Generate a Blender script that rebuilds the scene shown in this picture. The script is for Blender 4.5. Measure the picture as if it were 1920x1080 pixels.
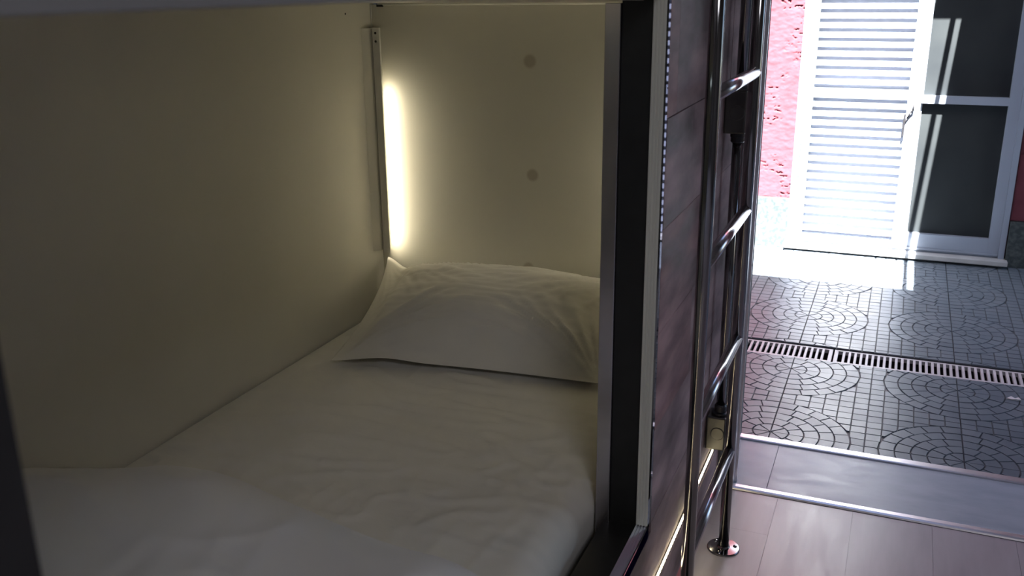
import bpy, bmesh, math, random
from mathutils import Vector, Matrix, noise
random.seed(7)
R = math.radians
PI = math.pi
for o in list(bpy.data.objects):
    bpy.data.objects.remove(o)
SC = bpy.context.scene
COL = SC.collection

# ------------------------------------------------------------------ camera, sky, sun, exposure
cam_d = bpy.data.cameras.new('camera')
cam = bpy.data.objects.new('camera', cam_d)
COL.objects.link(cam)
cam_d.sensor_width = 36.0
cam_d.lens = 1775 * 36.0 / 1920
cam_d.clip_start = 0.02
cam_d.dof.use_dof = True
cam_d.dof.focus_distance = 2.5
cam_d.dof.aperture_fstop = 6.5
EYE = Vector((0, 0, 1.35))
p, y, r = R(17.8), R(22.4), R(0.6)
fw = Vector((-math.sin(y) * math.cos(p), math.cos(y) * math.cos(p), -math.sin(p)))
rt0 = Vector((math.cos(y), math.sin(y), 0))
up0 = rt0.cross(fw)
rt = rt0 * math.cos(r) - up0 * math.sin(r)
up = up0 * math.cos(r) + rt0 * math.sin(r)
cam.matrix_world = Matrix(((rt.x, up.x, -fw.x, EYE.x), (rt.y, up.y, -fw.y, EYE.y),
                           (rt.z, up.z, -fw.z, EYE.z), (0, 0, 0, 1)))
SC.camera = cam

world = bpy.data.worlds.new('world')
SC.world = world
world.use_nodes = True
wn = world.node_tree.nodes
wl = world.node_tree.links
bg = wn['Background']
sky = wn.new('ShaderNodeTexSky')
sky.sky_type = 'NISHITA'
sky.sun_disc = False
sky.sun_elevation = R(60)
sky.sun_rotation = R(186)
sky.air_density = 1.0
sky.dust_density = 1.5
wl.new(sky.outputs['Color'], bg.inputs['Color'])
bg.inputs['Strength'].default_value = 0.45

SUN_DIR = Vector((-0.12, 1.0, -1.765)).normalized()
sun_d = bpy.data.lights.new('sun', 'SUN')
sun_d.energy = 95.0
sun_d.angle = R(0.3)
sun_d.color = (1.0, 0.96, 0.9)
sun = bpy.data.objects.new('sun', sun_d)
COL.objects.link(sun)
sun.rotation_mode = 'QUATERNION'
sun.rotation_quaternion = SUN_DIR.to_track_quat('-Z', 'Y')
sun.location = (0.4, -3, 8)

SC.view_settings.view_transform = 'Standard'
SC.view_settings.look = 'None'
SC.view_settings.exposure = 0.0
SC.view_settings.gamma = 1.0
SC.view_settings.use_curve_mapping = False

LED_INNER = 29.0
fill_d = bpy.data.lights.new('room_fill', 'AREA')  # unseen fill light added to brighten the duvet and jambs
fill_d.shape = 'RECTANGLE'
fill_d.size, fill_d.size_y = 0.9, 0.9
fill_d.energy = 24.0
fill_d.color = (0.95, 0.93, 1.0)
fill = bpy.data.objects.new('room_fill', fill_d)
COL.objects.link(fill)
fill.location = (1.0, -0.9, 2.58)
LED_OUTER = 20.0

# ------------------------------------------------------------------ materials
def mat(name, col, rough=0.5, metal=0.0, spec=0.5, col2=None, nscale=8.0, nstretch=(1, 1, 1), ndetail=4.0,
        bump=0.0, bscale=60.0, bstretch=None, bdist=0.002, emit=None, estr=0.0, ramp=(0.35, 0.65), coat=0.0, sheen=0.0,
        rough2=None):
    m = bpy.data.materials.new(name)
    m.use_nodes = True
    nt = m.node_tree
    b = nt.nodes['Principled BSDF']
    L = nt.links
    b.inputs['Base Color'].default_value = (*col, 1)
    b.inputs['Roughness'].default_value = rough
    b.inputs['Metallic'].default_value = metal
    b.inputs['Specular IOR Level'].default_value = spec
    b.inputs['Coat Weight'].default_value = coat
    b.inputs['Sheen Weight'].default_value = sheen
    tc = nt.nodes.new('ShaderNodeTexCoord')

    def nz(scale, stretch, detail):
        mp = nt.nodes.new('ShaderNodeMapping')
        mp.inputs['Scale'].default_value = stretch
        L.new(tc.outputs['Object'], mp.inputs['Vector'])
        n = nt.nodes.new('ShaderNodeTexNoise')
        n.inputs['Scale'].default_value = scale
        n.inputs['Detail'].default_value = detail
        L.new(mp.outputs['Vector'], n.inputs['Vector'])
        return n
    if col2 is not None:
        n = nz(nscale, nstretch, ndetail)
        cr = nt.nodes.new('ShaderNodeValToRGB')
        cr.color_ramp.elements[0].position = ramp[0]
        cr.color_ramp.elements[1].position = ramp[1]
        cr.color_ramp.elements[0].color = (*col, 1)
        cr.color_ramp.elements[1].color = (*col2, 1)
        L.new(n.outputs['Fac'], cr.inputs['Fac'])
        L.new(cr.outputs['Color'], b.inputs['Base Color'])
        if rough2 is not None:
            mr = nt.nodes.new('ShaderNodeMapRange')
            mr.inputs['From Min'].default_value = ramp[0]
            mr.inputs['From Max'].default_value = ramp[1]
            mr.inputs['To Min'].default_value = rough
            mr.inputs['To Max'].default_value = rough2
            L.new(n.outputs['Fac'], mr.inputs['Value'])
            L.new(mr.outputs['Result'], b.inputs['Roughness'])
    if bump > 0:
        n2 = nz(bscale, bstretch or (1, 1, 1), 4.0)
        bp = nt.nodes.new('ShaderNodeBump')
        bp.inputs['Strength'].default_value = bump
        bp.inputs['Distance'].default_value = bdist
        L.new(n2.outputs['Fac'], bp.inputs['Height'])
        L.new(bp.outputs['Normal'], b.inputs['Normal'])
    if emit is not None:
        b.inputs['Emission Color'].default_value = (*emit, 1)
        b.inputs['Emission Strength'].default_value = estr
    return m

M = {}
M['cream'] = mat('cream_laminate', (0.67, 0.65, 0.56), 0.42, col2=(0.71, 0.69, 0.60), nscale=3, bump=0.04, bscale=220)
M['caulk'] = mat('caulk', (0.85, 0.84, 0.76), 0.4)
M['plate'] = mat('painted_channel', (0.72, 0.71, 0.66), 0.4, bump=0.03, bscale=200)
M['dark_hole'] = mat('screw_black', (0.015, 0.015, 0.013), 0.5, bump=0.02)
M['led_warm'] = mat('led_warm', (0.9, 0.85, 0.7), 0.5, emit=(1.0, 0.89, 0.68), estr=LED_INNER)
M['led_warm_right'] = mat('led_warm_second', (0.9, 0.85, 0.7), 0.5, emit=(1.0, 0.89, 0.68), estr=LED_INNER * 1.8)
M['led_chip'] = mat('led_chip', (0.9, 0.85, 0.7), 0.5, emit=(1.0, 0.84, 0.55), estr=LED_OUTER)
M['led_tape'] = mat('led_tape', (0.75, 0.72, 0.6), 0.45, bump=0.03)
M['wood'] = mat('dark_panel', (0.11, 0.076, 0.08), 0.45, spec=0.3, col2=(0.54, 0.40, 0.41), nscale=9, nstretch=(1, 0.45, 1.3), ndetail=9,
                ramp=(0.34, 0.68), bump=0.3, bscale=30, bstretch=(1, 0.4, 1.6), rough2=0.6)
M['wood_red'] = mat('dark_panel_red', (0.14, 0.08, 0.083), 0.45, spec=0.3, col2=(0.58, 0.38, 0.385), nscale=11, nstretch=(1, 0.4, 1.3), ndetail=9,
                    ramp=(0.34, 0.68), bump=0.3, bscale=30, bstretch=(1, 0.4, 1.6), rough2=0.6)
M['groove'] = mat('panel_core', (0.05, 0.035, 0.035), 0.7, bump=0.05)
M['chrome'] = mat('polished_steel', (0.25, 0.25, 0.255), 0.10, metal=1.0, col2=(0.28, 0.28, 0.28), nscale=20)
M['rung'] = mat('polished_steel_lit', (0.66, 0.62, 0.64), 0.2, metal=1.0, col2=(0.70, 0.66, 0.68), nscale=20)  # same steel as the posts, brighter reflections put into the colour
M['header'] = mat('grey_header', (0.20, 0.20, 0.20), 0.5, col2=(0.22, 0.22, 0.22), nscale=8)
M['sill'] = mat('ribbed_sill', (0.62, 0.66, 0.76), 0.28, metal=0.9, col2=(0.68, 0.72, 0.82), nscale=40, nstretch=(1, 0.05, 1))
M['flange'] = mat('polished_aluminium', (0.20, 0.20, 0.22), 0.035, metal=1.0, col2=(0.23, 0.23, 0.25), nscale=10)
M['flange'].node_tree.nodes['Principled BSDF'].inputs['Specular Tint'].default_value = (0.12, 0.12, 0.14, 1)
M['brushed'] = mat('brushed_aluminium', (0.74, 0.74, 0.66), 0.45, metal=0.25, col2=(0.84, 0.84, 0.75), nscale=40, nstretch=(1, 1, 0.05))
M['steel_strip'] = mat('satin_strip', (0.50, 0.47, 0.49), 0.24, metal=1.0, col2=(0.55, 0.52, 0.54), nscale=12)
M['black'] = mat('black_track', (0.012, 0.012, 0.011), 0.45, col2=(0.016, 0.016, 0.015), nscale=30, bump=0.02)
M['sheet'] = mat('white_sheet', (0.72, 0.70, 0.63), 0.85, col2=(0.76, 0.74, 0.67), nscale=5, bump=0.4, bscale=26, bstretch=(0.8, 1.5, 1), bdist=0.005, sheen=0.15)
M['pillowcase'] = mat('white_pillowcase', (0.70, 0.68, 0.61), 0.85, col2=(0.74, 0.72, 0.65), nscale=5, bump=0.2, bscale=18, bdist=0.004, sheen=0.15)
M['duvet'] = mat('white_duvet', (0.74, 0.73, 0.72), 0.85, col2=(0.78, 0.77, 0.76), nscale=4, bump=0.2, bscale=14, bdist=0.005, sheen=0.15)
M['floor'] = mat('pale_laminate', (0.40, 0.375, 0.40), 0.28, col2=(0.45, 0.42, 0.45), nscale=5, nstretch=(6, 0.8, 1), ndetail=6, bump=0.03, bscale=40, bstretch=(8, 1, 1), rough2=0.36)
M['gap'] = mat('floor_gap', (0.24, 0.22, 0.235), 0.7, bump=0.03)
M['stone'] = mat('grey_threshold_stone', (0.29, 0.35, 0.43), 0.34, col2=(0.36, 0.42, 0.50), nscale=9, nstretch=(1, 2.5, 1), ndetail=8, bump=0.06, bscale=50, bstretch=(1, 3, 1), rough2=0.45)
M['alu'] = mat('matte_aluminium', (0.80, 0.76, 0.80), 0.30, metal=0.85, col2=(0.84, 0.80, 0.84), nscale=30, nstretch=(0.2, 3, 1))
M['jamb'] = mat('jamb_aluminium', (0.60, 0.60, 0.64), 0.25, metal=0.8, col2=(0.66, 0.66, 0.70), nscale=12)
M['paving'] = mat('wet_paving', (0.11, 0.14, 0.175), 0.34, spec=0.28, col2=(0.15, 0.18, 0.215), nscale=7, ndetail=8, bump=0.10, bscale=70, rough2=0.42)
M['joint'] = mat('paving_joint', (0.045, 0.05, 0.06), 0.6, bump=0.05)
M['grate'] = mat('grey_grate', (0.52, 0.50, 0.52), 0.4, col2=(0.60, 0.57, 0.60), nscale=25, bump=0.03)
M['pit'] = mat('drain_pit', (0.02, 0.012, 0.014), 0.7, bump=0.05)
M['red'] = mat('red_stucco', (0.12, 0.034, 0.047), 0.85, spec=0.2, col2=(0.145, 0.041, 0.056), nscale=14, ndetail=6, bump=0.3, bscale=90, bdist=0.003)
M['granite'] = mat('dark_granite', (0.040, 0.052, 0.056), 0.4, col2=(0.10, 0.118, 0.120), nscale=60, ndetail=8, ramp=(0.40, 0.72), bump=0.02)
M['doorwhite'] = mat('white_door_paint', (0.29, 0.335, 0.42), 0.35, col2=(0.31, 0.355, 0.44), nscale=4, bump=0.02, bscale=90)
M['pane'] = mat('dusty_dark_pane', (0.022, 0.026, 0.030), 0.35, spec=0.2, col2=(0.030, 0.035, 0.038), nscale=4, ndetail=5, rough2=0.45)
M['backing'] = mat('pale_backing', (0.70, 0.72, 0.78), 0.8, col2=(0.74, 0.76, 0.82), nscale=10)
M['latch'] = mat('latch_metal', (0.014, 0.014, 0.017), 0.6, spec=0.2, col2=(0.02, 0.02, 0.024), nscale=30)
M['marble'] = mat('pale_marble', (0.42, 0.43, 0.44), 0.35, col2=(0.52, 0.53, 0.54), nscale=10, ndetail=7, bump=0.02)
M['roomwall'] = mat('room_paint', (0.09, 0.08, 0.08), 0.7, col2=(0.11, 0.10, 0.10), nscale=3, bump=0.05, bscale=120)
M['roomceil'] = mat('room_ceiling_paint', (0.22, 0.21, 0.21), 0.8, col2=(0.25, 0.24, 0.24), nscale=3, bump=0.05, bscale=120)
M['facade'] = mat('facade_render', (0.20, 0.20, 0.21), 0.8, col2=(0.24, 0.24, 0.25), nscale=5, bump=0.1, bscale=80)
M['pink_reflection'] = mat('corner_trim_reflection', (0.46, 0.17, 0.18), 0.25, col2=(0.50, 0.20, 0.21), nscale=12)
M['condulet'] = mat('dark_box_paint', (0.10, 0.10, 0.095), 0.32, metal=0.75, col2=(0.13, 0.13, 0.12), nscale=25, bump=0.03)
M['pvc'] = mat('dark_fitting', (0.05, 0.05, 0.055), 0.3, metal=0.6, col2=(0.07, 0.07, 0.075), nscale=25)
M['paper'] = mat('white_scrap', (0.8, 0.78, 0.8), 0.7, bump=0.05)

# back wall: cream laminate with round brownish stains
def stain_wall():
    m = M['cream'].copy()
    m.name = 'cream_laminate_stained'
    nt = m.node_tree
    b = nt.nodes['Principled BSDF']
    src = b.inputs['Base Color'].links[0].from_socket
    geo = nt.nodes.new('ShaderNodeTexCoord')
    last = src
    for (sx, sz, rad) in ((-0.953, 1.150, 0.020), (-0.946, 0.838, 0.019), (-0.959, 0.565, 0.018)):
        d = nt.nodes.new('ShaderNodeVectorMath')
        d.operation = 'DISTANCE'
        sp = nt.nodes.new('ShaderNodeVectorMath')
        sp.operation = 'MULTIPLY'
        sp.inputs[1].default_value = (1, 0, 1)
        nt.links.new(geo.outputs['Object'], sp.inputs[0])
        nt.links.new(sp.outputs['Vector'], d.inputs[0])
        d.inputs[1].default_value = (sx, 0, sz)
        mr = nt.nodes.new('ShaderNodeMapRange')
        mr.interpolation_type = 'SMOOTHSTEP'
        mr.inputs['From Min'].default_value = rad * 0.6
        mr.inputs['From Max'].default_value = rad * 1.15
        mr.inputs['To Min'].default_value = 0.7
        mr.inputs['To Max'].default_value = 0.0
        nt.links.new(d.outputs['Value'], mr.inputs['Value'])
        mx = nt.nodes.new('ShaderNodeMix')
        mx.data_type = 'RGBA'
        nt.links.new(mr.outputs['Result'], mx.inputs[0])
        nt.links.new(last, mx.inputs[6])
        mx.inputs[7].default_value = (0.40, 0.35, 0.27, 1)
        last = mx.outputs[2]
    nt.links.new(last, b.inputs['Base Color'])
    return m
M['cream_stained'] = stain_wall()

# ------------------------------------------------------------------ helpers
def empty(name, loc=(0, 0, 0), parent=None):
    o = bpy.data.objects.new(name, None)
    o.empty_display_size = 0.1
    COL.objects.link(o)
    o.location = loc
    if parent:
        o.parent = parent
    return o

def mesh_obj(name, bm, m, parent=None, smooth=False):
    me = bpy.data.meshes.new(name)
    bmesh.ops.recalc_face_normals(bm, faces=bm.faces)
    bm.to_mesh(me)
    bm.free()
    if m is not None:
        for mm in (m if isinstance(m, (list, tuple)) else [m]):
            me.materials.append(mm)
    if smooth:
        for f in me.polygons:
            f.use_smooth = True
    o = bpy.data.objects.new(name, me)
    COL.objects.link(o)
    if parent:
        o.parent = parent
        o.matrix_parent_inverse = Matrix.Translation(-world_loc(parent))
    return o

def world_loc(o):
    v = Vector(o.location)
    q = o.parent
    while q:
        # every child mesh keeps world coordinates; only root empties have a location
        v = Vector(q.location) if q.parent is None else v
        q = q.parent
    return v

def obj(name, bm, m, parent=None, smooth=False):
    """link bm (world coordinates) under parent (root empty keeps its own location)"""
    me = bpy.data.meshes.new(name)
    bmesh.ops.recalc_face_normals(bm, faces=bm.faces)
    bm.to_mesh(me)
    bm.free()
    for mm in (m if isinstance(m, (list, tuple)) else [m]):
        me.materials.append(mm)
    if smooth:
        for f in me.polygons:
            f.use_smooth = True
    o = bpy.data.objects.new(name, me)
    COL.objects.link(o)
    if parent:
        o.parent = parent
        root = parent
        while root.parent:
            root = root.parent
        if parent is root:
            o.matrix_parent_inverse = Matrix.Translation(-Vector(root.location))
    return o

def tag(o, label=None, cat=None, group=None, kind=None):
    if label: o['label'] = label
    if cat: o['category'] = cat
    if group: o['group'] = group
    if kind: o['kind'] = kind
    return o

def box(bm, x0, x1, y0, y1, z0, z1, bev=0.0):
    vs = [bm.verts.new(c) for c in ((x0, y0, z0), (x1, y0, z0), (x1, y1, z0), (x0, y1, z0),
                                    (x0, y0, z1), (x1, y0, z1), (x1, y1, z1), (x0, y1, z1))]
    fs = [bm.faces.new([vs[i] for i in q]) for q in ((0, 3, 2, 1), (4, 5, 6, 7), (0, 1, 5, 4), (1, 2, 6, 5), (2, 3, 7, 6), (3, 0, 4, 7))]
    if bev > 0:
        es = list({e for f in fs for e in f.edges})
        bmesh.ops.bevel(bm, geom=es, offset=bev, segments=2, affect='EDGES', profile=0.6)
    return vs

def B(*a, bev=0.0):
    bm = bmesh.new()
    box(bm, *a, bev=bev)
    return bm

def tube(bm, a, b, rad, seg=20, cap=True):
    a, b = Vector(a), Vector(b)
    d = (b - a)
    q = d.to_track_quat('Z', 'Y')
    ring = []
    for pnt in (a, b):
        ring.append([bm.verts.new(pnt + q @ Vector((rad * math.cos(2 * PI * i / seg), rad * math.sin(2 * PI * i / seg), 0))) for i in range(seg)])
    for i in range(seg):
        f = bm.faces.new((ring[0][i], ring[0][(i + 1) % seg], ring[1][(i + 1) % seg], ring[1][i]))
        f.smooth = True
    if cap:
        bm.faces.new(ring[0][::-1])
        bm.faces.new(ring[1])

def lathe(bm, base, axis, prof, seg=24):
    """prof: (radius, height) along axis from base"""
    base = Vector(base)
    q = Vector(axis).to_track_quat('Z', 'Y')
    rings = []
    for rad, h in prof:
        rings.append([bm.verts.new(base + q @ Vector((rad * math.cos(2 * PI * i / seg), rad * math.sin(2 * PI * i / seg), h))) for i in range(seg)])
    for k in range(len(rings) - 1):
        for i in range(seg):
            bm.faces.new((rings[k][i], rings[k][(i + 1) % seg], rings[k + 1][(i + 1) % seg], rings[k + 1][i]))
    bm.faces.new(rings[0][::-1])
    bm.faces.new(rings[-1])

def prism_y(bm, prof, y0, y1):
    """closed (x,z) profile extruded along Y"""
    a = [bm.verts.new((x, y0, z)) for x, z in prof]
    b = [bm.verts.new((x, y1, z)) for x, z in prof]
    n = len(prof)
    for i in range(n):
        bm.faces.new((a[i], a[(i + 1) % n], b[(i + 1) % n], b[i]))
    bm.faces.new(a[::-1])
    bm.faces.new(b)

def prism_x(bm, prof, x0, x1):
    a = [bm.verts.new((x0, y_, z)) for y_, z in prof]
    b = [bm.verts.new((x1, y_, z)) for y_, z in prof]
    n = len(prof)
    for i in range(n):
        bm.faces.new((a[i], a[(i + 1) % n], b[(i + 1) % n], b[i]))
    bm.faces.new(a[::-1])
    bm.faces.new(b)

def prism_z(bm, prof, z0, z1):
    a = [bm.verts.new((x, y_, z0)) for x, y_ in prof]
    b = [bm.verts.new((x, y_, z1)) for x, y_ in prof]
    n = len(prof)
    for i in range(n):
        bm.faces.new((a[i], a[(i + 1) % n], b[(i + 1) % n], b[i]))
    bm.faces.new(a[::-1])
    bm.faces.new(b)

def sm(a, b, x):
    t = max(0.0, min(1.0, (x - a) / (b - a)))
    return t * t * (3 - 2 * t)

# ------------------------------------------------------------------ constants of the place
XF = -0.377      # outer face of the bunk front
XL = -1.44       # inner face of the long bunk wall
YH = 2.455       # inner face of the head wall
YJ = 1.60        # far jamb of the opening
YN = 0.288       # near jamb of the opening
YP = 2.412       # far end of the front panel
ZM = 0.40        # mattress top
ZS = 0.335       # sill

# ------------------------------------------------------------------ room shell
fl = empty('floor')
tag(fl, kind='structure')
obj('subfloor', B(-0.45, 2.35, -2.6, 2.40, -0.08, -0.004), M['gap'], fl)
xs = [-0.40 + 0.1945 * k for k in range(15)] + [2.35]
for k in range(15):
    ystart = -2.6 + (0.53 * k) % 1.2
    ys = [-2.6]
    v = ystart if ystart > -2.4 else ystart + 1.2
    while v < 2.39:
        ys.append(v)
        v += 1.2
    ys.append(2.398)
    if xs[k + 1] - xs[k] < 0.02:
        continue
    for j in range(len(ys) - 1):
        if ys[j + 1] - ys[j] < 0.05:
            continue
        obj('plank', B(xs[k] + .0003, xs[k + 1] - .0003, ys[j] + .0002, ys[j + 1] - .0002, -0.004, 0.0), M['floor'], fl)

tag(obj('wall_right', B(2.35, 2.47, -2.6, 2.75, 0, 2.6), M['roomwall']), kind='structure')
tag(obj('wall_back', B(-1.6, 2.47, -2.72, -2.6, 0, 2.6), M['roomwall']), kind='structure')
tag(obj('ceiling', B(-1.6, 2.47, -2.6, 2.75, 2.6, 2.75), M['roomceil']), kind='structure')
bm = bmesh.new()
box(bm, -1.62, -0.362, 2.49, 2.75, -0.05, 2.6)      # beside the doorway, behind the bunk's head
box(bm, -0.362, 2.10, 2.43, 2.75, 2.15, 2.6)       # lintel
box(bm, 2.10, 2.35, 2.43, 2.75, 0, 2.6)
box(bm, -2.6, 3.2, 2.752, 2.80, 2.75, 3.0)          # parapet whose edge shades the courtyard
box(bm, -2.6, -0.37, 2.752, 2.80, -0.05, 2.75)
box(bm, 2.10, 3.2, 2.752, 2.80, -0.05, 2.75)
box(bm, -0.37, 2.10, 2.752, 2.80, 2.15, 2.75)
tag(obj('wall_front', bm, M['facade']), kind='structure')

# threshold between room and courtyard
th = empty('floor_threshold')
tag(th, kind='structure')
obj('bedding', B(-0.36, 2.10, 2.40, 2.79, -0.08, -0.006), M['gap'], th)
obj('stone_slab', B(-0.362, -0.2421, 2.432, 2.716, -0.006, 0.001, bev=0.001), M['stone'], th)
obj('stone_slab', B(-0.2417, 0.86, 2.432, 2.716, -0.006, 0.001, bev=0.001), M['stone'], th)
obj('stone_slab', B(0.861, 1.460, 2.432, 2.716, -0.006, 0.001, bev=0.001), M['stone'], th)
obj('stone_slab', B(1.461, 2.10, 2.432, 2.716, -0.006, 0.001, bev=0.001), M['stone'], th)
bm = bmesh.new()
prism_x(bm, [(2.401, 0.0), (2.403, 0.004), (2.409, 0.0065), (2.423, 0.0065), (2.429, 0.004), (2.431, 0.0)], -0.345, 2.10)
tag(obj('trim_1', bm, M['alu']), kind='structure')
bm = bmesh.new()
prism_x(bm, [(2.7165, -0.004), (2.7165, 0.005), (2.720, 0.007), (2.745, 0.007), (2.749, 0.004), (2.749, -0.02)], -0.362, 2.10)
tag(obj('trim_2', bm, M['alu']), kind='structure')
# unseen side wall added on the courtyard's left to cut bounced sunlight
tag(obj('bounce_blocker', B(-1.35, -1.15, 2.80, 5.06, -0.12, 3.2), M['facade']), kind='structure')
# aluminium jamb of the doorway: a channel with a bright lip
jb = empty('trim_3')
tag(jb, kind='structure')
obj('jamb_channel', B(-0.362, -0.330, 2.405, 2.445, 0.001, 2.15, bev=0.002), M['jamb'], jb)
obj('jamb_lip', B(-0.338, -0.3255, 2.4452, 2.452, 0.001, 2.15, bev=0.001), M['alu'], jb)

# ------------------------------------------------------------------ bunk
bunk = empty('bunk_bed', (-0.9, 1.3, 0))
tag(bunk, 'built-in bunk with cream inner walls, metal-framed opening and dark plank front', 'bunk bed')
def ceil_z(yy): return 1.302 + 0.024 * (YH - yy)
obj('long_wall', B(XL - 0.02, XL, 0.10, YH + 0.02, 0.05, 1.40), M['cream'], bunk)
obj('head_wall', B(XL, -0.44, YH, YH + 0.02, 0.05, 1.298), M['cream_stained'], bunk)
obj('foot_wall', B(XL, -0.44, 0.10, 0.12, 0.05, 1.33), M['cream'], bunk)
bm = bmesh.new()
a = [(0.10, ceil_z(0.10)), (YH + 0.02, ceil_z(YH + .02)), (YH + 0.02, 1.42), (0.10, 1.42)]
prism_x(bm, a, XL - 0.02, -0.42)
obj('ceiling_board', bm, M['cream'], bunk)
obj('bed_base', B(XL, -0.40, 0.12, YH, 0.20, 0.245), M['cream'], bunk)
obj('inner_front_wall', B(-0.462, -0.44, YJ + 0.02, YH, 0.246, 1.30), M['cream'], bunk)
obj('inner_near_wall', B(-0.462, -0.44, 0.12, YN - 0.035, 0.246, 1.32), M['cream'], bunk)
# caulk beads and small screws
bm = bmesh.new()
tube(bm, (-1.415, YH - 0.001, 1.2985), (-0.47, YH - 0.001, 1.302), 0.0032, 8)
obj('caulk_bead', bm, M['caulk'], bunk, True)
bm = bmesh.new()
tube(bm, (XL + 0.0015, YH - 0.0015, 1.236), (XL + 0.0015, YH - 0.0015, 1.300), 0.0028, 8)
obj('caulk_bead', bm, M['caulk'], bunk, True)
bm = bmesh.new()
lathe(bm, (XL, 2.319, 1.277), (1, 0, 0), [(0.0025, 0), (0.0025, 0.001), (0.001, 0.0015)], 10)
obj('screw', bm, M['dark_hole'], bunk)
bm = bmesh.new()
box(bm, -1.418, -1.398, YH - 0.004, YH, 1.292, 1.2985)
obj('seam_chip', bm, M['dark_hole'], bunk)
# corner light channels
for sx, xw in ((1, XL), (-1, -0.462)):
    ch = obj('light_channel', bmesh.new(), M['plate'], bunk)
    zb = 0.58 if sx > 0 else 0.64
    def xr(a_, b_):
        lo, hi = xw + sx * a_, xw + sx * b_
        return (min(lo, hi), max(lo, hi))
    bm = bmesh.new()
    x0, x1 = xr(0.0260, 0.0480)
    box(bm, x0, x1, YH - 0.0420, YH - 0.0400, zb, 1.235)
    x0, x1 = xr(0.0260, 0.0280)
    box(bm, x0, x1, YH - 0.0400, YH, zb, 1.235)
    bmesh.ops.recalc_face_normals(bm, faces=bm.faces)
    bm.to_mesh(ch.data)
    bm.free()
    for z in (1.222, 1.199):
        bm = bmesh.new()
        lathe(bm, (xw + sx * 0.0360, YH - 0.0420, z), (0, -1, 0), [(0.0036, 0), (0.0036, 0.0006), (0.002, 0.001)], 10)
        obj('screw', bm, M['dark_hole'], ch)
    # tape on the inner side of the web, tipped a little towards the head wall
    bm = bmesh.new()
    q = [(0.0283, -0.0395), (0.0335, -0.0395), (0.0305, -0.0285), (0.0283, -0.0285)]
    prism_z(bm, [(xw + sx * a_, YH + b_) for a_, b_ in q], zb + 0.01, 1.065)
    if sx > 0:
        # cream filler added in the corner, hiding the channel's shadow on the long wall
        tb = bmesh.new()
        prism_z(tb, [(xw + 0.0005, YH - 0.060), (xw + 0.0225, YH - 0.038), (xw + 0.0225, YH - 0.001), (xw + 0.0005, YH - 0.001)], 0.585, 1.235)
        obj('corner_filler', tb, M['cream'], bunk)
    obj('light_tape', bm, M['led_warm'] if sx > 0 else M['led_warm_right'], ch)

# front: planks on a dark core, split around the opening
front = obj('front_panel', bmesh.new(), M['groove'], bunk)
bm = bmesh.new()
T = 0.010
box(bm, -0.438, XF - T, YJ + 0.03, YP, 0.0, 1.70)
box(bm, -0.438, XF - T, 0.10, YJ + 0.03, 0.0, ZS - 0.03)
box(bm, -0.438, XF - T, 0.10, YN - 0.03, ZS - 0.03, 1.70)
box(bm, -0.40, XF - T, YN - 0.03, YJ + 0.03, 1.405, 1.70)
bmesh.ops.recalc_face_normals(bm, faces=bm.faces)
bm.to_mesh(front.data)
bm.free()
courses = [(0.0, 0.128), (0.128, 0.328), (0.328, 0.528), (0.528, 0.727), (0.727, 0.926), (0.926, 1.125), (1.125, 1.325), (1.325, 1.525), (1.525, 1.70)]
joints = {0: (0.7, 1.45, 2.05), 1: (0.4, 1.1, 1.9), 2: (2.2,), 3: (1.93,), 4: (2.08,), 5: (1.852, 2.30), 6: (1.70, 2.25), 7: (0.6, 1.3, 1.9), 8: (0.9, 1.6, 2.2)}
def plank_area(y0, y1, z0, z1):
    for k, (a_, b_) in enumerate(courses):
        lo, hi = max(a_, z0), min(b_, z1)
        if hi - lo < 0.012:
            continue
        cuts = [y0] + [j for j in joints[k] if y0 + 0.03 < j < y1 - 0.03] + [y1]
        for i in range(len(cuts) - 1):
            pr = random.uniform(-0.0008, 0.0008)
            obj('plank', B(XF - T, XF + pr, cuts[i] + 0.0006, cuts[i + 1] - 0.0006, lo + 0.0007, hi - 0.0007, bev=0.0009),
                M['wood'] if random.random() < 0.6 else M['wood_red'], front)
plank_area(YJ + 0.027, YP, 0.022, 1.70)
plank_area(0.10, YJ + 0.027, 0.022, ZS - 0.026)
plank_area(0.10, YN - 0.027, ZS - 0.026, 1.70)
plank_area(YN - 0.027, YJ + 0.027, 1.405, 1.70)

# metal frame of the opening: brushed ribbed outer profile, black track, satin inner strip, polished flange
def ribs(a_, b_, n):
    out = []
    for i in range(n):
        s = (b_ - a_) / n
        out += [(a_ + i * s, 0), (a_ + i * s + s * .15, .0022), (a_ + i * s + s * .6, .0022), (a_ + i * s + s * .75, 0)]
    out.append((b_, 0))
    return out
fr = empty('opening_frame', (0, 0, 0))
fr.parent = bunk
fr.matrix_parent_inverse = Matrix.Translation(-Vector(bunk.location))
# far jamb (faces -Y)
bm = bmesh.new()
pts = ribs(-0.401, XF - 0.001, 4)
prof = [(x, YJ - d) for x, d in pts] + [(XF - 0.001, YJ + 0.02), (-0.401, YJ + 0.02)]
prism_z(bm, prof, ZS, 1.40)
obj('ribbed_profile', bm, M['brushed'], fr)
obj('track', B(-0.456, -0.4015, YJ + 0.006, YJ + 0.02, ZS - 0.01, 1.335), M['black'], fr)
obj('inner_strip', B(-0.484, -0.4565, YJ - 0.001, YJ + 0.0195, 0.26, 1.318, bev=0.001), M['steel_strip'], fr)
bm = bmesh.new()
prism_z(bm, [(XF - 0.0008, YJ), (XF + 0.0025, YJ), (XF + 0.00114, YJ + 0.0195), (XF - 0.0008, YJ + 0.0195)], ZS, 1.40)
obj('flange', bm, M['flange'], fr)
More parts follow.
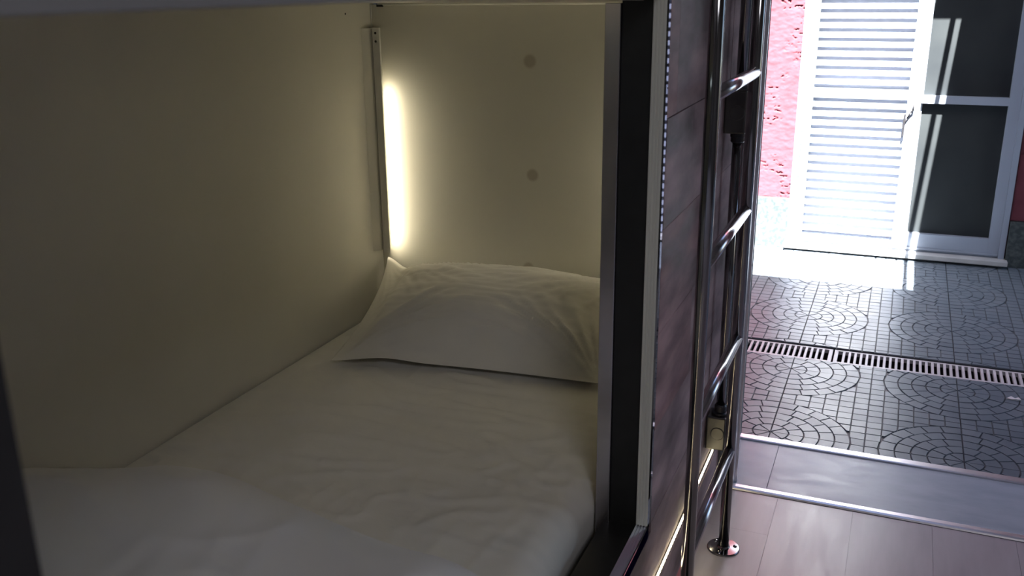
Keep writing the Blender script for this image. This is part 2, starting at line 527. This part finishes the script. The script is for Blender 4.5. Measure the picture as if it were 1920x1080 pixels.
# near jamb (mirror)
obj('ribbed_profile', B(-0.401, XF - 0.001, YN - 0.02, YN, ZS, 1.40, bev=0.001), M['brushed'], fr)
obj('track', B(-0.456, -0.4015, YN - 0.02, YN - 0.006, ZS - 0.01, 1.335), M['black'], fr)
obj('inner_strip', B(-0.484, -0.4565, YN - 0.02, YN + 0.001, 0.26, 1.335, bev=0.001), M['steel_strip'], fr)
obj('flange', B(XF - 0.0008, XF + 0.0018, YN - 0.0255, YN, ZS, 1.40, bev=0.0006), M['black'], fr)
# sill
bm = bmesh.new()
prof = []
for q in range(4):
    xa = -0.401 + q * 0.00575
    prof += [(xa, ZS - 0.004), (xa + 0.0008, ZS - 0.0005), (xa + 0.0050, ZS - 0.0030), (xa + 0.0057, ZS - 0.004)]
prof += [(XF - 0.001, ZS - 0.004), (XF - 0.001, ZS - 0.026), (-0.401, ZS - 0.026)]
prism_y(bm, prof, YN, YJ)
obj('ribbed_profile', bm, M['sill'], fr)
obj('track', B(-0.470, -0.4015, YN, YJ + 0.006, ZS - 0.03, ZS - 0.010), M['black'], fr)
obj('flange', B(XF - 0.0008, XF + 0.0018, YN, YJ, ZS - 0.026, ZS + 0.001, bev=0.0006), M['flange'], fr)
# header
obj('header_profile', B(-0.401, XF, YN - 0.02, YJ + 0.02, 1.3385, 1.404, bev=0.001), M['header'], fr)
# metal trim along the floor, its pink reflection put into the colour
bm = bmesh.new()
prism_y(bm, [(XF - 0.008, 0.0), (XF + 0.014, 0.0), (XF + 0.013, 0.006), (XF + 0.009, 0.013), (XF + 0.003, 0.019), (XF - 0.001, 0.022), (XF - 0.008, 0.022)], 0.10, YP)
obj('floor_trim', bm, M['pink_reflection'], bunk)

# ------------------------------------------------------------------ bedding
def fold(x, y_, s=1.0):
    v = 0.0
    v += 0.0045 * noise.noise(Vector((x * 3.1, y_ * 5.5, 0.3)))
    n1 = noise.noise(Vector((x * 6 + 2.5 * noise.noise(Vector((x * 2.2, y_ * 2.2, 4.0))), y_ * 17, 1.7)))
    v += 0.0065 * (1 - abs(n1)) ** 7
    n2 = noise.noise(Vector((x * 15, y_ * 5 + 2 * noise.noise(Vector((x * 3, y_ * 3, 9.0))), 5.7)))
    v += 0.0032 * (1 - abs(n2)) ** 8
    return v * s

matt = empty('mattress', (-0.96, 1.28, 0.245))
tag(matt, 'single mattress under a wrinkled white fitted sheet inside the bunk', 'mattress')
def mattress_shell(grow, z0, noisy):
    xl, xr_, yn, yf, zt, rr = XL + 0.004 - grow, -0.492 + grow, 0.14 - grow, YH - 0.03 + grow, ZM - 0.004 + grow, 0.055
    cs = []
    N = 120 if noisy else 14
    prof = [(xl + 0.0, z0), (xl, zt - 0.012)]
    for i in range(1, 4):
        t = i / 4 * PI / 2
        prof.append((xl + 0.012 - 0.012 * math.cos(t), zt - 0.012 + 0.012 * math.sin(t)))
    for i in range(N + 1):
        prof.append((xl + 0.012 + (xr_ - rr - xl - 0.012) * i / N, zt))
    for i in range(1, 9):
        t = i / 8 * PI / 2
        prof.append((xr_ - rr + rr * math.sin(t), zt - rr + rr * math.cos(t)))
    prof.append((xr_ - 0.002, z0 + 0.05))
    prof.append((xr_ - 0.008, z0))
    K = 220 if noisy else 2
    bm = bmesh.new()
    rows = []
    for k in range(K + 1):
        yy = yn + (yf - yn) * k / K
        row = []
        for (x, z) in prof:
            zz, xx = z, x
            if noisy and z > zt - 0.03:
                w = sm(xl, xl + 0.05, x)
                zz += fold(x, yy) * w
                # slight sag of the near right corner
                zz -= 0.004 * sm(1.1, 1.5, yy) * 0
            if noisy and x > xr_ - rr:
                xx += 0.006 * noise.noise(Vector((yy * 6, z * 8, 3.1)))
            row.append(bm.verts.new((xx, yy, zz)))
        rows.append(row)
    for k in range(K):
        for i in range(len(prof) - 1):
            bm.faces.new((rows[k][i], rows[k][i + 1], rows[k + 1][i + 1], rows[k + 1][i]))
        bm.faces.new((rows[k][-1], rows[k][0], rows[k + 1][0], rows[k + 1][-1]))
    bm.faces.new(rows[0])
    bm.faces.new(rows[-1][::-1])
    return bm
obj('mattress_body', mattress_shell(-0.006, 0.247, False), M['sheet'], matt, True)
obj('fitted_sheet', mattress_shell(0.0, 0.2475, True), M['sheet'], matt, True)

# pillow: sagging case with four drawn-out corners, rear edge raised against the head wall
FLc, FRc = Vector((-1.318, 1.945, 0.417)), Vector((-0.612, 2.052, 0.417))
RLc, RRc = Vector((-1.408, 2.425, 0.562)), Vector((-0.535, 2.415, 0.575))
def pillow_pt(u, v, side):
    # u: left..right  v: front..rear  in -1..1
    a, b = (u + 1) / 2, (v + 1) / 2
    P = (FLc * (1 - a) + FRc * a) * (1 - b) + (RLc * (1 - a) + RRc * a) * b
    eu, ev = 1 - u * u, 1 - v * v
    # sides drawn in between the corners
    P.x -= 0.030 * u * abs(u) * ev
    P.y += 0.030 * (1 - b) ** 2 * eu * (0.6 + 0.8 * (1 - a))
    P.y -= 0.018 * b * b * eu
    P.z -= 0.028 * b ** 2 * sm(0.0, 0.16, 1 - abs(u))
    body = (max(eu, 0) ** 0.62) * (max(ev, 0) ** 0.55)
    body *= sm(0.0, 0.35, min(1 - abs(u), 1 - abs(v)) + 0.06)
    if side > 0:
        h = 0.098 * body
        w = 0.0
        # creases running from the right corners
        for (cx, cy, fx, fy, amp) in ((1, -1, 9, 3, 0.018), (1, 1, 7, 3.5, 0.018), (-1, -1, 8, 3, 0.012), (-1, 1, 8, 3, 0.012)):
            du, dv = u - cx, v - cy
            ang = math.atan2(dv, du)
            dist = math.hypot(du, dv)
            n_ = noise.noise(Vector((ang * fx, dist * 0.7, cx * 3 + cy)))
            w += amp * (1 - abs(n_)) ** 4 * sm(0.05, 0.35, dist) * (1 - sm(0.6, 1.5, dist))
        w += 0.010 * noise.noise(Vector((u * 1.8, v * 2.2, 2.2)))
        w += 0.004 * (1 - abs(noise.noise(Vector((u * 2.5, v * 9, 6.1))))) ** 5
        h += w * (body ** 0.6)
        P.y -= 0.045 * body * sm(-1.0, -0.35, v) * (1 - sm(-0.35, 0.9, v))
        P.z += h
    else:
        P.z -= 0.06 * body
        P.z = max(P.z, ZM + 0.014)
    # hem lifts a little along the front edge
    if b < 0.15:
        P.z += 0.010 * math.exp(-((u + 0.62) / 0.22) ** 2) * (1 - b / 0.15)
    return P
bm = bmesh.new()
NU, NV = 110, 80
def spread(i, n):
    t = i / n * 2 - 1
    return math.copysign(1 - (1 - abs(t)) ** 1.35, t)
top = [[bm.verts.new(pillow_pt(spread(i, NU), spread(j, NV), 1)) for i in range(NU + 1)] for j in range(NV + 1)]
bot = [[None] * (NU + 1) for j in range(NV + 1)]
for j in range(NV + 1):
    for i in range(NU + 1):
        if i in (0, NU) or j in (0, NV):
            bot[j][i] = top[j][i]
        else:
            bot[j][i] = bm.verts.new(pillow_pt(spread(i, NU), spread(j, NV), -1))
for j in range(NV):
    for i in range(NU):
        bm.faces.new((top[j][i], top[j][i + 1], top[j + 1][i + 1], top[j + 1][i]))
        bm.faces.new((bot[j][i], bot[j + 1][i], bot[j + 1][i + 1], bot[j][i + 1]))
pil = tag(obj('pillow', bm, M['pillowcase'], None, True), 'plump white pillow leaning on the cream head wall', 'pillow')

# folded duvet at the foot, close to the viewer
def duvet_pt(u, v, side):
    a, b = (u + 1) / 2, (v + 1) / 2
    x = XL + 0.006 + (0.915 - 0.02 * b) * a
    yfar = 1.29 + 0.025 * math.sin(a * 5.0) - 0.055 * sm(0.2, 0.9, a)
    yy = 0.16 + (yfar - 0.16) * b
    edge_r = 1 - abs(u) if u > 0 else 1.0
    edge_f = 1 - abs(v) if v > 0 else 1.0
    rf = math.sqrt(max(0, 1 - (1 - min(1, edge_f / 0.26)) ** 2))
    wl2 = 1 - sm(0.0, 0.42, a)
    rise = (rf * (1 - wl2) + min(1.0, edge_f / 0.44) * wl2) * math.sqrt(max(0, 1 - (1 - min(1, edge_r / 0.22)) ** 2))
    top_h = 0.078 + 0.050 * (1 - sm(0.0, 0.5, a)) + 0.020 * noise.noise(Vector((x * 2.6, yy * 2.2, 0.7))) 
    top_h += 0.006 * (1 - abs(noise.noise(Vector((x * 4 + yy * 2, yy * 6 - x * 3, 3.3))))) ** 4
    top_h += 0.004 * (1 - abs(noise.noise(Vector((x * 9, yy * 3 + x * 5, 8.3))))) ** 5
    z = ZM + 0.012 + (top_h * rise if side > 0 else 0.0)
    return Vector((x, yy, z))
bm = bmesh.new()
NU, NV = 90, 90
def us(i, n):
    t = i / n
    return -1 + 2 * (1 - (1 - t) ** 1.6)
top = [[bm.verts.new(duvet_pt(us(i, NU), us(j, NV), 1)) for i in range(NU + 1)] for j in range(NV + 1)]
bot = [[bm.verts.new(duvet_pt(us(i, NU), us(j, NV), -1)) if 0 < i < NU and 0 < j < NV else None for i in range(NU + 1)] for j in range(NV + 1)]
lo = {}
for j in range(NV + 1):
    for i in range(NU + 1):
        if bot[j][i] is None:
            if i == NU or j == NV:
                bot[j][i] = top[j][i]
            else:
                bot[j][i] = bm.verts.new(duvet_pt(us(i, NU), us(j, NV), -1))
for j in range(NV):
    for i in range(NU):
        bm.faces.new((top[j][i], top[j][i + 1], top[j + 1][i + 1], top[j + 1][i]))
        bm.faces.new((bot[j][i], bot[j + 1][i], bot[j + 1][i + 1], bot[j][i + 1]))
for i in range(NU):
    f_ = {top[0][i], top[0][i + 1], bot[0][i + 1], bot[0][i]}
    if len(f_) > 2:
        q = []
        for vv in (top[0][i], top[0][i + 1], bot[0][i + 1], bot[0][i]):
            if vv not in q: q.append(vv)
        bm.faces.new(q)
for j in range(NV):
    q = []
    for vv in (top[j][0], top[j + 1][0], bot[j + 1][0], bot[j][0]):
        if vv not in q: q.append(vv)
    if len(q) > 2:
        bm.faces.new(q)
tag(obj('folded_duvet', bm, M['duvet'], None, True), 'puffy white folded duvet across the near end of the bed', 'duvet')

# ------------------------------------------------------------------ ladder
LX = -0.301
PR = 0.0128
lad = empty('ladder', (LX, 1.865, 0))
tag(lad, 'polished steel tube ladder with round floor plates, standing before the dark planks', 'ladder')
for yy in (1.63, 2.10):
    bm = bmesh.new()
    lean = 0.0
    tube(bm, (LX, yy, 0.0), (LX, yy, 2.15), PR, 28)
    post = obj('post', bm, M['chrome'], lad)
    bm = bmesh.new()
    lathe(bm, (LX, yy, 0), (0, 0, 1), [(0.040, 0), (0.040, 0.0035), (0.0385, 0.005), (0.016, 0.006), (0.0145, 0.011), (0.0130, 0.011)], 40)
    fp = obj('floor_plate', bm, M['chrome'], lad)
    for k in range(3):
        t = R(20 + 120 * k)
        bm = bmesh.new()
        lathe(bm, (LX + 0.029 * math.cos(t), yy + 0.029 * math.sin(t), 0.0048), (0, 0, 1), [(0.0048, 0), (0.0048, 0.002), (0.003, 0.0036), (0.001, 0.004)], 12)
        obj('screw', bm, M['chrome'], fp)
for z in (0.272, 0.562, 0.866, 1.166, 1.466, 1.766, 2.06):
    bm = bmesh.new()
    tube(bm, (LX, 1.63, z), (LX, 2.10, z), PR * 0.98, 28)
    obj('rung', bm, M['rung'], lad)

# ------------------------------------------------------------------ conduit with its two boxes
CX, CY = -0.347, 2.215
con = empty('conduit', (CX, CY, 0))
tag(con, 'steel electrical conduit with two square boxes running up the dark planks', 'conduit')
bm = bmesh.new()
tube(bm, (CX, CY, 0.325), (CX, CY, 1.0), 0.0115, 20)
obj('pipe', bm, M['chrome'], con)
bm = bmesh.new()
tube(bm, (CX, CY, 1.13), (CX, CY, 2.2), 0.0115, 20)
obj('pipe', bm, M['chrome'], con)
ub = obj('junction_box', B(XF + 0.001, XF + 0.05, CY - 0.03, CY + 0.03, 1.02, 1.118, bev=0.004), M['condulet'], con)
bm = bmesh.new()
lathe(bm, (CX, CY - 0.03, 1.068), (0, -1, 0), [(0.017, 0), (0.017, 0.0015), (0.015, 0.002)], 24)
obj('knockout', bm, M['condulet'], ub)
bm = bmesh.new()
box(bm, XF + 0.001, XF + 0.053, CY - 0.033, CY + 0.033, 1.1182, 1.1215)
obj('cover', bm, M['chrome'], ub)
bm = bmesh.new()
lathe(bm, (CX, CY, 0.997), (0, 0, 1), [(0.0135, 0), (0.016, 0.003), (0.016, 0.012), (0.017, 0.014), (0.017, 0.0225)], 24)
obj('coupling', bm, M['pvc'], con)
lb = obj('junction_box', B(XF + 0.001, XF + 0.05, CY - 0.03, CY + 0.03, 0.222, 0.312, bev=0.004), M['condulet'], con)
bm = bmesh.new()
lathe(bm, (CX, CY - 0.03, 0.268), (0, -1, 0), [(0.017, 0), (0.017, 0.0015), (0.015, 0.002)], 24)
obj('knockout', bm, M['condulet'], lb)
bm = bmesh.new()
lathe(bm, (CX, CY, 0.3122), (0, 0, 1), [(0.022, 0), (0.022, 0.006), (0.016, 0.008), (0.0155, 0.022), (0.0132, 0.026)], 24)
obj('coupling', bm, M['pvc'], con)

# ------------------------------------------------------------------ glowing LED strip low on the panel
led = empty('led_strip', (XF, 1.6, 0.165))
tag(led, 'glowing warm LED strip low along the dark plank front', 'light strip')
obj('tape', B(XF + 0.0012, XF + 0.0024, 0.9, 2.30, 0.1595, 0.1695), M['led_tape'], led)
chip_me = None
n = 0
yy = 0.91
while yy < 2.295:
    if chip_me is None:
        c = obj('light_chip', B(XF + 0.0025, XF + 0.0046, yy, yy + 0.0075, 0.1600, 0.1690, bev=0.0010), M['led_chip'], led)
        chip_me, y_first, c0 = c.data, yy, c
    else:
        c = c0.copy()
        COL.objects.link(c)
        c.location = (0, yy - y_first, 0)
    yy += 0.0145

# ------------------------------------------------------------------ courtyard paving
PX, PY = 0.5555, 0.5500
def clip(poly, nx, ny, d):
    """keep points with nx*x+ny*y >= d"""
    out = []
    for i in range(len(poly)):
        a_, b_ = poly[i], poly[(i + 1) % len(poly)]
        da, db = nx * a_[0] + ny * a_[1] - d, nx * b_[0] + ny * b_[1] - d
        if da >= 0:
            out.append(a_)
        if (da >= 0) != (db >= 0):
            t = da / (da - db)
            out.append((a_[0] + (b_[0] - a_[0]) * t, a_[1] + (b_[1] - a_[1]) * t))
    return out
def pattern():
    """pads of one tile in tile coordinates (0..PX, 0..PY): quarter rosettes at the corners, square setts between"""
    pads = []
    G = 0.0021
    RO = 0.237
    rings = [0.0, 0.055, 0.101, 0.147, 0.192, RO]
    counts = [2, 3, 4, 5, 6]
    for cx, cy, a0 in ((0, 0, 0), (PX, 0, 90), (PX, PY, 180), (0, PY, 270)):
        for k in range(5):
            r0, r1 = rings[k] + (G / 2 if k else 0.0), rings[k + 1] - G / 2
            for s in range(counts[k]):
                ga0 = G / 2 / max(r0, 0.02)
                ga1 = G / 2 / r1
                t0, t1 = R(a0) + s * PI / 2 / counts[k], R(a0) + (s + 1) * PI / 2 / counts[k]
                pts = []
                m_ = 3
                for i in range(m_ + 1):
                    t = t0 + ga1 + (t1 - t0 - 2 * ga1) * i / m_
                    pts.append((cx + r1 * math.cos(t), cy + r1 * math.sin(t)))
                if k == 0:
                    tm = (t0 + t1) / 2
                    pts.append((cx + 0.003 * math.cos(tm), cy + 0.003 * math.sin(tm)))
                else:
                    for i in range(m_, -1, -1):
                        t = t0 + ga0 + (t1 - t0 - 2 * ga0) * i / m_
                        pts.append((cx + r0 * math.cos(t), cy + r0 * math.sin(t)))
                pads.append(pts)
    nx = 12
    ny = 12
    for i in range(nx):
        for j in range(ny):
            poly = [(PX * i / nx + G / 2, PY * j / ny + G / 2), (PX * (i + 1) / nx - G / 2, PY * j / ny + G / 2),
                    (PX * (i + 1) / nx - G / 2, PY * (j + 1) / ny - G / 2), (PX * i / nx + G / 2, PY * (j + 1) / ny - G / 2)]
            cxm, cym = PX * (i + .5) / nx, PY * (j + .5) / ny
            for cx, cy in ((0, 0), (PX, 0), (PX, PY), (0, PY)):
                dx, dy = cxm - cx, cym - cy
                d = math.hypot(dx, dy)
                if d < 1e-6:
                    poly = []
                    break
                dx, dy = dx / d, dy / d
                poly = clip(poly, dx, dy, dx * cx + dy * cy + RO + G / 2 + 0.0008)
                if len(poly) < 3:
                    break
            if len(poly) >= 3:
                ar = abs(sum(poly[q][0] * poly[(q + 1) % len(poly)][1] - poly[(q + 1) % len(poly)][0] * poly[q][1] for q in range(len(poly)))) / 2
                if ar > 1.2e-4:
                    pads.append(poly)
    # keep inside the tile
    out = []
    for q in pads:
        q = clip(q, 1, 0, G / 2); q = clip(q, -1, 0, -(PX - G / 2)) if len(q) > 2 else q
        q = clip(q, 0, 1, G / 2) if len(q) > 2 else q
        q = clip(q, 0, -1, -(PY - G / 2)) if len(q) > 2 else q
        if len(q) > 2:
            out.append(q)
    return out
PADS = pattern()
def tile_mesh(ylo=0.0, yhi=PY):
    bm = bmesh.new()
    random.seed(3)
    for f in box(bm, 0.0005, PX - 0.0005, ylo + 0.0005, yhi - 0.0005, -0.03, -0.0045):
        pass
    for fc in bm.faces:
        fc.material_index = 1
    for q in PADS:
        if ylo > 0: q = clip(q, 0, 1, ylo + 0.001)
        if len(q) > 2 and yhi < PY: q = clip(q, 0, -1, -(yhi - 0.001))
        if len(q) < 3:
            continue
        zt = random.uniform(-0.0006, 0.0006)
        cx = sum(a_[0] for a_ in q) / len(q)
        cy = sum(a_[1] for a_ in q) / len(q)
        # a pad: sloped sides, flat top
        tx, ty = random.uniform(-0.012, 0.012), random.uniform(-0.012, 0.012)
        lo_ = [bm.verts.new((a_[0], a_[1], -0.0046)) for a_ in q]
        hi_ = []
        for a_ in q:
            dx, dy = a_[0] - cx, a_[1] - cy
            L_ = math.hypot(dx, dy) or 1
            s = max(0.5, 1 - 0.0016 / L_)
            px_, py_ = cx + dx * s, cy + dy * s
            hi_.append(bm.verts.new((px_, py_, zt + tx * (px_ - cx) + ty * (py_ - cy))))
        nq = len(q)
        for i in range(nq):
            bm.faces.new((lo_[i], lo_[(i + 1) % nq], hi_[(i + 1) % nq], hi_[i]))
        bm.faces.new(hi_)
    bmesh.ops.recalc_face_normals(bm, faces=bm.faces)
    me = bpy.data.meshes.new('paving_tile')
    bm.to_mesh(me)
    bm.free()
    me.materials.append(M['paving'])
    me.materials.append(M['joint'])
    return me
court = empty('floor_courtyard')
tag(court, kind='structure')
obj('paving_bed', B(-2.6, 3.2, 2.75, 5.25, -0.16, -0.12), M['joint'], court)
def put_tile(me, x, y_):
    o = bpy.data.objects.new('paving_tile', me)
    COL.objects.link(o)
    o.parent = court
    o.location = (x, y_, 0)
D0, D1 = 3.470, 3.628
X0 = -0.280
full = tile_mesh()
rowA = tile_mesh(0.0, PY)
ya = 2.803
tA0 = tile_mesh(2.752 - (ya - PY), PY)
tA2 = tile_mesh(0.0, D0 - (ya + PY))
yb = 3.976
tB0 = tile_mesh(D1 - (yb - PY), PY)
tB2 = tile_mesh(0.0, 5.06 - (yb + PY))
for k in range(-4, 6):
    x = X0 + PX * k
    put_tile(tA0, x, ya - PY)
    put_tile(full, x, ya)
    put_tile(tA2, x, ya + PY)
    put_tile(tB0, x, yb - PY)
    put_tile(full, x, yb)
    put_tile(tB2, x, yb + PY)

# ------------------------------------------------------------------ drain with two grates
dr = empty('drain_channel')
tag(dr, kind='structure')
dr.name = 'trim_4'
bm = bmesh.new()
box(bm, -2.5, 3.1, D0 - 0.0, D1, -0.119, -0.110)
box(bm, -2.5, 3.1, D0, D0 + 0.004, -0.11, -0.012)
box(bm, -2.5, 3.1, D1 - 0.004, D1, -0.11, -0.012)
obj('channel_bed', bm, M['pit'], dr)
GP = 0.0206
labels = ['grey slotted drain grate nearer the ladder, left of the joint', 'grey slotted drain grate crossing the paving right of the joint',
          'grey slotted drain grate beyond the right of the louvred and glazed door']
for gi, gx in enumerate((-1.150, -0.146, 0.858)):
    g = empty('drain_grate', (gx + 0.5, (D0 + D1) / 2, -0.004))
    tag(g, labels[gi], 'drain grate', 'grates over the courtyard drain')
    x0, x1 = gx + 0.001, gx + 0.9985
    ylo, yhi = D0 + 0.006, D1 - 0.016
    obj('edge_rail', B(x0, x1, ylo, ylo + 0.013, -0.018, -0.003, bev=0.001), M['grate'], g)
    obj('edge_rail', B(x0, x1, yhi - 0.010, yhi, -0.018, -0.003, bev=0.001), M['grate'], g)
    obj('end_bar', B(x0, x0 + 0.014, ylo + 0.013, yhi - 0.010, -0.018, -0.0032, bev=0.001), M['grate'], g)
    obj('end_bar', B(x1 - 0.014, x1, ylo + 0.013, yhi - 0.010, -0.018, -0.0032, bev=0.001), M['grate'], g)
    nb = int((0.9975 - 0.028) / GP)
    first = None
    st = (0.9975 - 0.028) / (nb + 0)
    for k in range(1, nb):
        xb = x0 + 0.014 + st * k - 0.0045
        if first is None:
            first = obj('bar', B(xb, xb + 0.0090, ylo + 0.013, yhi - 0.010, -0.017, -0.0032, bev=0.0008), M['grate'], g)
            xf0 = xb
        else:
            c = first.copy()
            COL.objects.link(c)
            c.location = (xb - xf0, 0, 0)

# scrap of paper near the drain
bm = bmesh.new()
pts = [(0.425, 3.335), (0.440, 3.350), (0.452, 3.343), (0.462, 3.349), (0.470, 3.338), (0.455, 3.330), (0.440, 3.333)]
lo_ = [bm.verts.new((x, y_, 0.001)) for x, y_ in pts]
hi_ = [bm.verts.new((x, y_, 0.004 + 0.003 * (i % 2))) for i, (x, y_) in enumerate(pts)]
for i in range(len(pts)):
    bm.faces.new((lo_[i], lo_[(i + 1) % 7], hi_[(i + 1) % 7], hi_[i]))
bm.faces.new(lo_[::-1])
bmesh.ops.triangulate(bm, faces=[bm.faces.new(hi_)])
tag(obj('paper_scrap', bm, M['paper']), 'small crumpled white scrap lying on the paving beside the drain', 'litter')

# ------------------------------------------------------------------ far wall of the courtyard
YW = 5.06
wl_ = empty('wall_courtyard')
tag(wl_, kind='structure')
# stucco left of the door with real pits
def stucco(x0, x1, z0, z1, step, name='stucco'):
    nx, nz = max(2, int((x1 - x0) / step)), max(2, int((z1 - z0) / step))
    bm = bmesh.new()
    g = []
    for j in range(nz + 1):
        row = []
        for i in range(nx + 1):
            x, z = x0 + (x1 - x0) * i / nx, z0 + (z1 - z0) * j / nz
            n1 = noise.noise(Vector((x * 26, z * 42, 1.0)))
            n2 = noise.noise(Vector((x * 60, z * 80, 5.0)))
            d = 0.0018 * n1 + 0.0009 * n2
            c = noise.noise(Vector((x * 34 + 1.5 * n2, z * 75, 12.0)))
            mask = sm(0.05, 0.35, noise.noise(Vector((x * 7, z * 6, 20.0))) + 0.1)
            d -= 0.009 * sm(0.30, 0.48, c) * mask
            if i in (0, nx) or j in (0, nz):
                d = 0
            row.append(bm.verts.new((x, YW - d, z)))
        g.append(row)
    for j in range(nz):
        for i in range(nx):
            bm.faces.new((g[j][i], g[j][i + 1], g[j + 1][i + 1], g[j + 1][i]))
    return obj(name, bm, M['red'], wl_, True)
DL, DR = -0.502, 0.533      # door opening
stucco(-0.80, DL, 0.268, 1.45, 0.0036)
stucco(DR + 0.004, 0.80, 0.232, 1.45, 0.006)
bm = bmesh.new()
box(bm, -2.6, -0.80, YW, YW + 0.02, 0.268, 3.2)
box(bm, -0.80, DL, YW, YW + 0.02, 1.45, 3.2)
box(bm, 0.80, 3.2, YW, YW + 0.02, 0.232, 3.2)
box(bm, DR + .004, 0.80, YW, YW + 0.02, 1.45, 3.2)
box(bm, DL, DR + .004, YW, YW + 0.02, 2.12, 3.2)
box(bm, -2.6, DL, YW + 0.022, YW + 0.20, -0.1, 3.2)
box(bm, DR + 0.002, 3.2, YW + 0.022, YW + 0.20, -0.1, 3.2)
box(bm, DL, DR, YW + 0.022, YW + 0.20, 2.12, 3.2)
obj('render_coat', bm, M['red'], wl_)
for (x0, x1, zt) in ((-2.1, -1.3015, 0.266), (-1.30, -0.9015, 0.266), (-0.90, DL - 0.001, 0.266), (DR + 0.006, 0.90, 0.229), (0.9015, 1.5, 0.229), (1.5015, 2.1, 0.229)):
    obj('dado_tile', B(x0, x1, YW - 0.016, YW + 0.018, 0.0, zt, bev=0.0015), M['granite'], wl_)

# two-leaf door: louvred leaf and glazed leaf in a white frame
door = empty('door_1', (0.0, 5.1, 0.03))
tag(door, kind='structure')
DZ = 0.045
bm = bmesh.new()
box(bm, DL, DL + 0.030, YW - 0.012, YW + 0.08, DZ - 0.01, 2.12)
box(bm, DR - 0.026, DR, YW - 0.008, YW + 0.08, DZ - 0.01, 2.12)
box(bm, DL + 0.030, DR - 0.026, YW - 0.005, YW + 0.08, 2.08, 2.12)
box(bm, DL + 0.030, DR - 0.026, YW + 0.010, YW + 0.08, DZ - 0.01, DZ + 0.010)
obj('door_frame', bm, M['doorwhite'], door)
lv = obj('louvre_leaf', bmesh.new(), M['doorwhite'], door)
bm = bmesh.new()
LY0, LY1 = YW - 0.002, YW + 0.036
box(bm, -0.468, -0.430, LY0, LY1, 0.058, 2.075)
box(bm, 0.014, 0.074, LY0 - 0.008, LY1, 0.058, 2.075)
bmesh.ops.recalc_face_normals(bm, faces=bm.faces)
bm.to_mesh(lv.data)
bm.free()
obj('rail', B(-0.430, 0.014, LY0, LY1, 0.046, 0.084), M['doorwhite'], lv)
obj('rail', B(-0.430, 0.014, LY0, LY1, 2.0, 2.075), M['doorwhite'], lv)
obj('rail', B(-0.430, 0.014, LY0, LY1, 0.7912, 0.8384), M['doorwhite'], lv)
obj('backing', B(-0.430, 0.014, LY1 + 0.010, LY1 + 0.013, 0.050, 2.0), M['backing'], lv)
def slat_bm(z, h):
    # board leaning outwards at its foot, with a clear slot above the next one
    bm = bmesh.new()
    y0 = LY0 + 0.002
    prism_x(bm, [(y0, z), (y0, z + 0.003), (y0 + 0.007, z + h), (y0 + 0.009, z + h), (y0 + 0.006, z)], -0.4295, 0.0135)
    return bm
SP, GAP = 0.0455, 0.0195
first = None
zs = [0.1036 + 0.0458 * k for k in range(15)] + [0.858 + 0.0452 * k for k in range(25)]
for z in zs:
    if first is None:
        first = obj('slat', slat_bm(z, SP - GAP), M['doorwhite'], lv)
        zf0 = z
    else:
        c = first.copy()
        COL.objects.link(c)
        c.location = (0, 0, z - zf0)
# small lever latch on the louvred leaf
lt = obj('latch', bmesh.new(), M['latch'], door)
bm = bmesh.new()
box(bm, 0.004, 0.013, LY0 - 0.022, LY0 - 0.0005, 0.620, 0.725, bev=0.001)
tube(bm, (0.009, LY0 - 0.016, 0.68), (0.020, LY0 - 0.016, 0.705), 0.0042, 8)
tube(bm, (0.020, LY0 - 0.016, 0.705), (0.034, LY0 - 0.022, 0.738), 0.0042, 8)
tube(bm, (0.034, LY0 - 0.022, 0.738), (0.042, LY0 - 0.022, 0.745), 0.0042, 8)
tube(bm, (0.042, LY0 - 0.022, 0.745), (0.044, LY0 - 0.018, 0.772), 0.005, 8)
bmesh.ops.recalc_face_normals(bm, faces=bm.faces)
bm.to_mesh(lt.data)
bm.free()
gl = obj('glazed_leaf', bmesh.new(), M['doorwhite'], door)
GY0, GY1 = YW + 0.004, YW + 0.050
PYN = YW + 0.036
bm = bmesh.new()
box(bm, 0.076, 0.082, GY0 + 0.024, GY1, 0.058, 2.075)
box(bm, 0.458, 0.506, GY0, GY1, 0.058, 2.075)
bmesh.ops.recalc_face_normals(bm, faces=bm.faces)
bm.to_mesh(gl.data)
bm.free()
obj('rail', B(0.076, 0.458, GY0, GY1, 0.058, 0.128, bev=0.001), M['doorwhite'], gl)
obj('bead', B(0.076, 0.505, GY0 - 0.006, GY0, 0.048, 0.058, bev=0.001), M['doorwhite'], gl)
obj('rail', B(0.076, 0.458, GY0, GY1, 0.778, 0.815, bev=0.001), M['doorwhite'], gl)
obj('rail', B(0.076, 0.458, GY0, GY1, 2.0, 2.075, bev=0.001), M['doorwhite'], gl)
obj('pane', B(0.0825, 0.4575, PYN, PYN + 0.005, 0.128, 0.778), M['pane'], gl)
obj('pane', B(0.0825, 0.4575, PYN, PYN + 0.005, 0.815, 2.0), M['pane'], gl)
# marble step under the door, its lip hanging over a dark gap
st = empty('trim_5')
tag(st, kind='structure')
obj('step_slab', B(-0.512, 0.548, 4.995, YW + 0.10, 0.014, 0.036, bev=0.002), M['marble'], st)
obj('step_base', B(-0.500, 0.536, 5.03, YW + 0.10, -0.10, 0.0138), M['granite'], st)

# unseen slabs and beam added above the courtyard to throw shade on the door
HC = 2.40
bm = bmesh.new()
box(bm, 0.242, 0.265, 2.81, 4.75, HC - 0.03, HC)
box(bm, 0.290, 3.2, 2.81, 4.75, HC - 0.03, HC)
box(bm, 0.165, 3.2, 4.40, 5.04, HC - 0.001, HC + 0.02)
tag(obj('shade_caster', bm, M['facade']), kind='structure')
